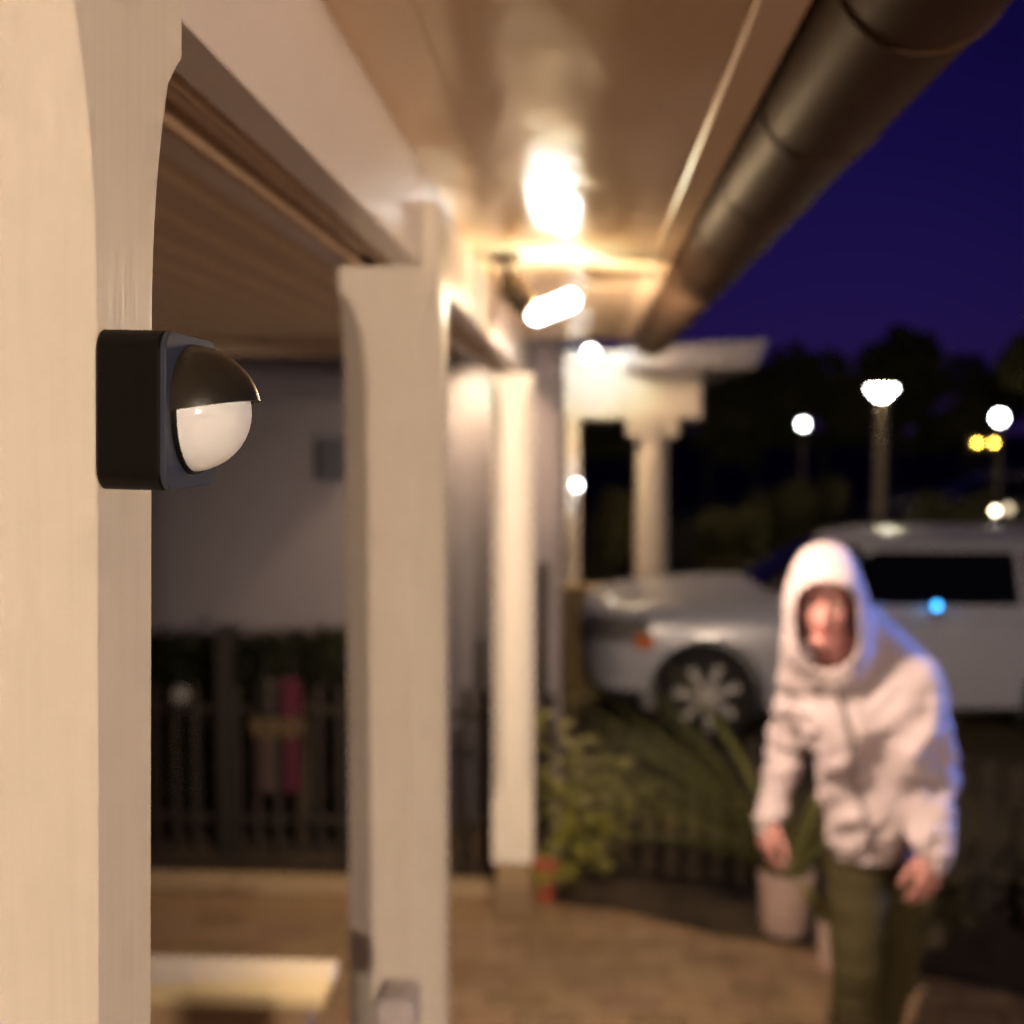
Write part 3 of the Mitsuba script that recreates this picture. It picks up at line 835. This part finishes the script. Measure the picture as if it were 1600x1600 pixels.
obj('side_beam', box(-0.20, 0.30, 10.801, 14.0, 2.177, 2.62, .008), 'white_stucco', po, 25)
obj('upper_board', box(-0.20, 0.36, 10.46, 10.80, 2.6205, 2.80, .006), 'white_stucco', po, 25)
obj('wall_post', box(-0.165, -0.022, 10.47, 10.64, -0.16, 2.1765, .006), 'white_stucco', po, 25)
obj('roof_edge', loft([[[0.34, y, 2.622], [1.495, y, 2.622], [1.60, y, 2.86], [0.34, y, 2.80]] for y in (10.2, 14.0)]), 'roof_metal', po, False)
for (nm, lb, c, rr, L, w_) in (('portico_lamp', 'round lamp glowing at the left end of the portico beam', (0.069, 10.0, 2.74), 0.055, 700.0, 1.8), ('portico_lamp', 'small lamp glowing on the wall post of the portico', (-0.045, 10.30, 1.588), 0.034, 260.0, 0.5)):
    k = thing(nm, lb, 'lamp')
    obj('bulb', tm(ball(c, rr, 20)), 'lamp_glass', k, True, emitter=area(WARM * L, w_))
    obj('bracket', tube([(c[0], c[1] + rr * .9, c[2]), (c[0], c[1] + rr + .02, c[2]), (c[0], 10.469, c[2])], 0.012, 8), 'bronze', k, True)
lw = thing('low_wall', 'low ochre garden wall behind the bonnet of the silver car', 'wall')
single(lw, tm(box(-0.6, 2.2, 10.0, 10.2, -0.16, 0.72, .01)), 'low_wall', 25)

# ------------------------------------------------------------------ street lamps, far lights
def street_lamp(label, x, y, z, shape, L, col, pole_r=0.045, w=0.15):
    k = thing('street_lamp', label, 'street lamp', 'lit street lamps in the dark background')
    if shape == 'bowl':
        pr_ = [(0.0, -.075), (.05, -.07), (.12, .0), (.17, .055), (.16, .075), (0, .08)]
        head = lathe(pr_, 28, (x, y, z))
        obj('cap', lathe([(0, .14), (.10, .12), (.185, .083), (.0, .0815)], 28, (x, y, z)), 'pole_paint', k, 35)
        base = z - .075
    else:
        head = tm(ball((x, y, z), shape, 24)); base = z - shape
    obj('globe', head, 'lamp_glass', k, True, emitter=area(np.asarray(col) * L, w))
    scene[k + '__downlight'] = {'type': 'spot', 'to_world': T().look_at(origin=[x, y - .02, base - .03], target=[x, y - .5, -.2], up=[1, 0, 0]), 'intensity': rgb(np.array([1, .80, .45]) * 10.0), 'cutoff_angle': 85.0, 'beam_width': 60.0, 'sampling_weight': 0.35}
    obj('pole', tube([(x, y, -.2), (x, y, base * .5), (x, y, base + .004)], [pole_r * 1.2, pole_r, pole_r * .8], 12), 'pole_paint', k, 40)


CREAM = (1.0, 0.84, 0.52)
street_lamp('small round street lamp left of the bowl shaped lamp', 4.893, 26.0, 2.25, 0.10, 60.0, (1, .88, .56), 0.05, .12)
street_lamp('bowl shaped street lamp on a pale pole, largest of the lamps', 3.55, 14.0, 2.52, 'bowl', 60, (1, .86, .52), 0.075, 1.0)
street_lamp('round street lamp near the right edge above the twin yellow lights', 7.04, 20.0, 2.31, 0.11, 60.0, (1, .86, .50), 0.05, .12)
tw = thing('signal_light', 'pair of round yellow lights far off at the right', 'light')
obj('housing', box(9.75, 10.70, 30.06, 30.3, 1.6, 2.0, .03), 'black_plastic', tw, 25)
for xx in (10.02, 10.433):
    obj('lens', tm(ball((xx, 30.0, 1.807), 0.060, 20)), 'lamp_glass', tw, True, emitter=area(np.array([1.0, .62, .09]) * 25.0, .05))
obj('pole', tube([(10.22, 30.18, -.2), (10.22, 30.18, .8), (10.22, 30.18, 1.6)], .05, 10), 'dark_iron', tw, 40)
for (lb, c, rr, L) in (('low garden lamp glowing above the roof of the silver car', (4.205, 12.0, 1.262), .033, 18.0), ('dim small garden lamp just right of the brighter one', (4.513, 12.5, 1.25), .050, 1.6)):
    k = thing('garden_lamp', lb, 'lamp')
    obj('globe', tm(ball(c, rr, 20)), 'lamp_glass', k, True, emitter=area(np.array([1, .78, .5]) * L, .05))
    obj('pole', tube([(c[0], c[1], -.2), (c[0], c[1], .5), (c[0], c[1], c[2] - rr * .95)], .014, 10), 'dark_iron', k, 40)

# ------------------------------------------------------------------ trees and bushes in the dark
def tree(label, x, y, h, spread, seed, n=2600, size=0.20):
    r = np.random.default_rng(seed)
    k = thing('tree', label, 'tree', None)
    top = np.array([x, y, h])
    n_l = 9
    limbs, cs, rs = [], [], []
    obj('trunk', tube([(x, y, -.3), (x + .05, y, h * .25), (x - .03, y, h * .6), (x, y, h * .85)], [.16, .12, .07, .02], 9), 'bark', k, True)
    for i in range(n_l):
        a = i * 2.4 + r.uniform(-.3, .3)
        z = h * r.uniform(.45, .92)
        rad = spread * math.sqrt(max(.05, 1 - ((z / h - .62) / .42) ** 2)) * r.uniform(.45, .8)
        tip = np.array([x + rad * math.cos(a), y + rad * math.sin(a), z])
        limbs.append(tube([(x, y, z * .7), (x + rad * .5 * math.cos(a), y + rad * .5 * math.sin(a), z * .87), tip], [.05, .035, .012], 6))
        cs.append(tip); rs.append(spread * r.uniform(.28, .42))
    cs.append(np.array([x, y, h * .86])); rs.append(spread * .32)
    cs.append(np.array([x, y, h * .6])); rs.append(spread * .5)
    obj('limbs', trimesh.util.concatenate(limbs), 'bark', k, True)
    obj('crown', leaf_cloud(n, clumps(cs, rs), size, seed), 'tree_leaf', k, False, kind='stuff')


tree_rows = [(3.6, 34, 4.2, 2.1, 'dark tree behind the right end of the portico roof'), (5.3, 36, 4.15, 1.9, 'dark tree behind the small round street lamp'), (7.2, 35, 4.45, 2.2, 'dark tree left of the bowl shaped street lamp'),
             (9.4, 36, 4.95, 2.0, 'dark tree right behind the bowl shaped street lamp, highest of the far row'), (11.3, 35, 4.4, 2.0, 'dark tree left of the round street lamp at the right'), (9.9, 24.5, 5.1, 1.3, 'tall dark tree at the right edge of the view'),
             (1.6, 32, 3.6, 2.0, 'dark tree seen beside the portico column'), (-0.6, 33, 3.9, 1.9, 'dark tree seen through the portico between post and column')]
for i, (x_, y_, h_, s_, lb) in enumerate(tree_rows):
    tree(lb, x_, y_, h_, s_, 60 + i)
for i, (x_, y_, z_, r_, lb) in enumerate(((2.2, 16, .55, .9, 'wide dark bush behind the portico column'), (3.5, 19, .6, 1.0, 'dark bush below the small round street lamp'), (5.6, 18, .5, .9, 'dark bush right of the bowl lamp pole'), (0.5, 15, .7, .7, 'dark bush inside the portico opening'), (7.9, 17.5, .6, 1.0, 'dark bush at the right edge behind the car'))):
    bush('bush', lb, (x_, y_, z_), (r_, r_ * .5, z_ + .2), 1300, 0.10, 80 + i, 'tree_leaf')

# ------------------------------------------------------------------ the person
pe = thing('person', 'person in a pale hooded jacket and olive trousers walking on the patio', 'person')
HC = np.array([0.683, 3.305, 1.575])
face_dir = np.array([-0.16, -1.0, -0.22]); face_dir /= np.linalg.norm(face_dir)
side = np.cross(face_dir, [0, 0, 1]); side /= np.linalg.norm(side)      # towards the viewer's left
fup = np.cross(side, face_dir)
P = lambda f, s, u: HC + face_dir * f + side * s + fup * u


def finger(root, d, down, lens, r0, curls):
    pts = [(np.asarray(root), r0)]
    q, a = np.asarray(root, float), np.asarray(d, float)
    ang = 0.0
    for L, c in zip(lens, curls):
        ang += c
        v = a * math.cos(ang) + down * math.sin(ang)
        q = q + v * L
        pts.append((q, max(0.0062, pts[-1][1] * 0.90)))
    return chain(*pts, n=12)


def hand(wrist, d, back, thumb_side, curl):
    d = np.asarray(d, float) / np.linalg.norm(d)
    t = np.asarray(thumb_side, float); t -= d * (t @ d); t /= np.linalg.norm(t)
    b = np.asarray(back, float); b -= d * (b @ d) + t * (b @ t); b /= np.linalg.norm(b)
    W_ = np.asarray(wrist, float)
    K = lambda along, ts, bk=0.0: W_ + d * along + t * ts + b * bk
    ps = [bone((K(-.02, .012), .023), (K(-.02, -.012), .023), (K(.03, .022), .017), (K(.03, -.024), .016), (K(.085, .030, .004), .0125), (K(.082, -.030, .002), .0115), n=14)]
    for ts, L, r_ in ((.030, .071, .0095), (.010, .078, .0098), (-.011, .073, .0093), (-.030, .058, .0083)):
        ps.append(finger(K(.084 - abs(ts - .008) * .18, ts, .001), d, -b, (L * .46, L * .30, L * .26), r_, (curl, curl * 1.25, curl * .8)))
    td = d * .86 + t * .40 - b * .32; td /= np.linalg.norm(td)
    ps.append(chain((K(.012, .024, -.006), .015), (K(.012, .024, -.006) + td * .042, .0118), (K(.012, .024, -.006) + td * .070 + d * .006, .0102), (K(.012, .024, -.006) + td * .085 + d * .017, .0085), n=12))
    return union(ps)


shR, elR, wrR = (.662, 3.43, 1.330), (.628, 3.525, 1.085), (.566, 3.46, .885)
shL, elL, wrL = (.955, 3.345, 1.335), (1.026, 3.365, 1.085), (.985, 3.225, .875)
hpR, knR, anR = (.835, 3.45, .76), (.815, 3.37, .47), (.825, 3.44, .10)
hpL, knL, anL = (.945, 3.50, .76), (1.0, 3.56, .46), (.998, 3.76, .11)
head = [ell(P(-.012, 0, .030), (.076, .094, .098)), bone((P(.03, .0, .06), .062), (P(.035, 0, -.02), .060), (P(.045, 0, -.085), .030), (P(-.02, .038, -.045), .035), (P(-.02, -.038, -.045), .035)),
        bone((P(.088, 0, .022), .010), (P(.112, 0, -.022), .0125), (P(.094, 0, -.028), .013)),                        # nose
        bone((P(.103, .010, -.026), .008), (P(.103, -.010, -.026), .008)),
        bone((P(.080, .038, .036), .010), (P(.090, 0, .034), .010), (P(.080, -.038, .036), .010)),                    # brow
        bone((P(.068, .040, -.018), .016), (P(.060, .046, -.004), .014)), bone((P(.068, -.040, -.018), .016), (P(.060, -.046, -.004), .014)),
        bone((P(.080, .0, -.092), .016), (P(.066, .016, -.094), .015), (P(.066, -.016, -.094), .015)),                 # chin
        bone((P(-.01, .083, .015), .012), (P(-.006, .080, -.025), .009)), bone((P(-.01, -.083, .015), .012), (P(-.006, -.080, -.025), .009)),
        bone((P(-.03, 0, -.05), .055), ((.755, 3.40, 1.40), .058))]
core = [bone(((.70, 3.42, 1.33), .055), ((.92, 3.37, 1.33), .055), ((.76, 3.40, 1.40), .05), ((.80, 3.44, 1.15), .08), ((.90, 3.42, 1.15), .08)),
        bone(((.80, 3.44, 1.15), .08), ((.90, 3.42, 1.15), .08), ((.85, 3.46, .88), .085), ((.92, 3.48, .88), .085)),
        chain((shR, .05), (elR, .042), (wrR, .027)), chain((shL, .05), (elL, .044), (wrL, .029)),
        chain(((.85, 3.46, .88), .08), (hpR, .075), (knR, .052), (anR, .04)), chain(((.93, 3.48, .88), .08), (hpL, .075), (knL, .052), (anL, .04)),
        bone((anR, .04), ((.805, 3.33, .05), .034)), bone((anL, .04), ((.99, 3.65, .06), .034)),
        hand(wrR, (-.04, -.10, -1.0), (-.80, -.55, .1), (.35, -.9, .0), .30), hand(wrL, (-.20, -.12, -1.0), (.35, -.85, .1), (-.9, -.4, .1), .27)]
obj('body', soft(union(head + core), 0.007, 8, 0.45), 'skin', pe, True)
for s in (-1, 1):
    e = obj('eye', tm(ball(P(.074, s * .031, .010), .0125, 18)), 'eye_white', pe, True)
    obj('iris', tm(ball(P(.0825, s * .031, .007), .0055, 14)), 'iris', e, True)
for s in (-1, 1):
    obj('eyebrow', tm(chain((P(.083, s * .013, .030), .0045), (P(.084, s * .032, .037), .005), (P(.073, s * .050, .033), .0035), n=12)), 'hair', pe, True)
obj('lips', soft(union([bone((P(.094, .0, -.054), .006), (P(.086, .020, -.057), .0042)), bone((P(.094, .0, -.054), .006), (P(.086, -.020, -.057), .0042)), bone((P(.091, .010, -.065), .006), (P(.091, -.010, -.065), .006))]), .004, 4), 'lip', pe, True)
obj('hair', soft((ell(P(-.012, 0, .036), (.081, .098, .102)) - bone((P(.15, .05, -.03), .11), (P(.15, -.05, -.03), .11), (P(.11, 0, .0), .10))) ^ box(0, 2, 3, 3.6, 1.56, 2), .008, 4), 'hair', pe, True)

torso = [bone((shR, .078), (shL, .082), ((.765, 3.385, 1.395), .082), ((.752, 3.36, 1.22), .112), ((.915, 3.33, 1.22), .114), ((.86, 3.53, 1.27), .105), ((.75, 3.52, 1.27), .10)),
         bone(((.752, 3.36, 1.22), .112), ((.915, 3.33, 1.22), .114), ((.86, 3.53, 1.27), .105), ((.820, 3.41, 1.0), .102), ((.92, 3.40, 1.0), .115), ((.87, 3.52, 1.0), .11)),
         bone(((.820, 3.41, 1.0), .102), ((.92, 3.40, 1.0), .115), ((.87, 3.52, 1.0), .11), ((.842, 3.42, .83), .098), ((.905, 3.43, .83), .100), ((.87, 3.50, .83), .112))]
sleeves = [chain((shR, .074), (elR, .057), (wrR, .042)), bone((wrR, .042), ((.563, 3.455, .87), .039)), chain((shL, .084), (elL, .066), (wrL, .049)), bone((wrL, .049), ((.986, 3.22, .862), .045))]
hood_out = union([bone(((.688, 3.295, 1.652), .093), ((.680, 3.228, 1.630), .092), ((.684, 3.265, 1.575), .119), ((.715, 3.385, 1.56), .116), ((.698, 3.30, 1.475), .122), ((.765, 3.43, 1.41), .11)), bone(((.690, 3.30, 1.47), .120), ((.72, 3.33, 1.41), .115), ((.80, 3.42, 1.39), .11)),
                  bone(((.735, 3.42, 1.52), .10), ((.80, 3.44, 1.41), .11), ((.93, 3.40, 1.355), .092), ((.95, 3.35, 1.33), .085)), bone(((.690, 3.33, 1.46), .115), ((.672, 3.40, 1.36), .085), ((.668, 3.42, 1.32), .08))])
hood_in = bone(((.684, 3.275, 1.605), .098), ((.70, 3.345, 1.57), .103), ((.692, 3.29, 1.475), .104), ((.70, 3.32, 1.43), .09))
opening = bone(((.648, 3.05, 1.552), .086), ((.652, 3.05, 1.485), .088), ((.684, 3.26, 1.575), .086), ((.690, 3.26, 1.475), .086))
jacket = union(torso + sleeves + [hood_out]) - hood_in - opening
jacket = jacket - box(0, 2, 3, 4, 0.0, 0.795).rotate([0, 0, 0])
jt = soft(jacket, 0.010, 10, 0.5)
v = np.array(jt.vertices)
nrm = np.array(jt.vertex_normals)
arm = (v[:, 0] > .985) | (v[:, 0] < .665)
def ridge(q, seed):
    return 1 - np.abs(2 * meshkit.noise(q, seed) - 1)
d1 = np.stack([(v[:, 0] * .75 - v[:, 2] * .75) * 13, v[:, 1] * 7, (v[:, 0] * .6 + v[:, 2] * .6) * 4.5], -1)
d2 = np.stack([v[:, 0] * 7, v[:, 1] * 7, v[:, 2] * 22], -1)
f1 = ridge(d1, 3) ** 2.0 * .042 + ridge(d1 * 1.9 + 5, 5) ** 2 * .014 - .025
f2 = ridge(d2, 9) ** 2 * .019 + ridge(d2 * 1.8, 12) ** 2 * .008 - .014
amt = np.where(arm, f2, f1) * np.clip((1.40 - v[:, 2]) / .1, 0.06, 1) * np.clip((v[:, 2] - .79) / .05, 0.3, 1)
jt.vertices = v + nrm * amt[:, None]
trimesh.smoothing.filter_taubin(jt, lamb=.45, nu=.48, iterations=3)
hd = obj('hooded_jacket', jt, 'fleece', pe, True)
zp = []
for z_ in np.linspace(1.355, .83, 22):
    x_ = np.interp(z_, [.83, 1.1, 1.355], [.845, .775, .712])
    near = np.abs(np.array(jt.vertices) - [x_, 0, z_])[:, [0, 2]].max(1) < .02
    zp.append((x_, np.array(jt.vertices)[near, 1].min() - .001, z_))
obj('zip', tube(zp, .0055, 8), 'zip_grey', hd, True)
legs = [bone(((.835, 3.44, .86), .098), ((.92, 3.46, .86), .098), (hpR, .098), (hpL, .098), ((.87, 3.52, .80), .10)), chain((hpR, .098), (knR, .070), ((.822, 3.42, .11), .062)), chain((hpL, .098), (knL, .068), ((.998, 3.75, .12), .060))]
lt = soft(union(legs) - box(0, 2, 3, 4.2, -.2, .06), 0.011, 10)
v = np.array(lt.vertices); nrm = np.array(lt.vertex_normals)
d2 = np.stack([v[:, 0] * 9 + v[:, 2] * 6, v[:, 1] * 8, v[:, 2] * 20], -1)
lt.vertices = v + nrm * ((ridge(d2, 31) ** 2 * .009 - .005) * np.clip((.85 - v[:, 2]) / .1, 0, 1))[:, None]
obj('trousers', lt, 'olive_cotton', pe, True)
for (ax, ay, az), tw_ in (((.822, 3.42, .012), -.10), ((.998, 3.75, .012), -.06)):
    s = union([bone(((ax, ay + .05, az + .045), .042), ((ax, ay - .03, az + .05), .042), ((ax + tw_ * .3, ay - .16, az + .038), .036), ((ax, ay, az + .095), .04))]) - box(0, 2, 3, 4.2, -1, az + .004)
    obj('shoe', soft(s, .01, 4), 'shoe', pe, True)
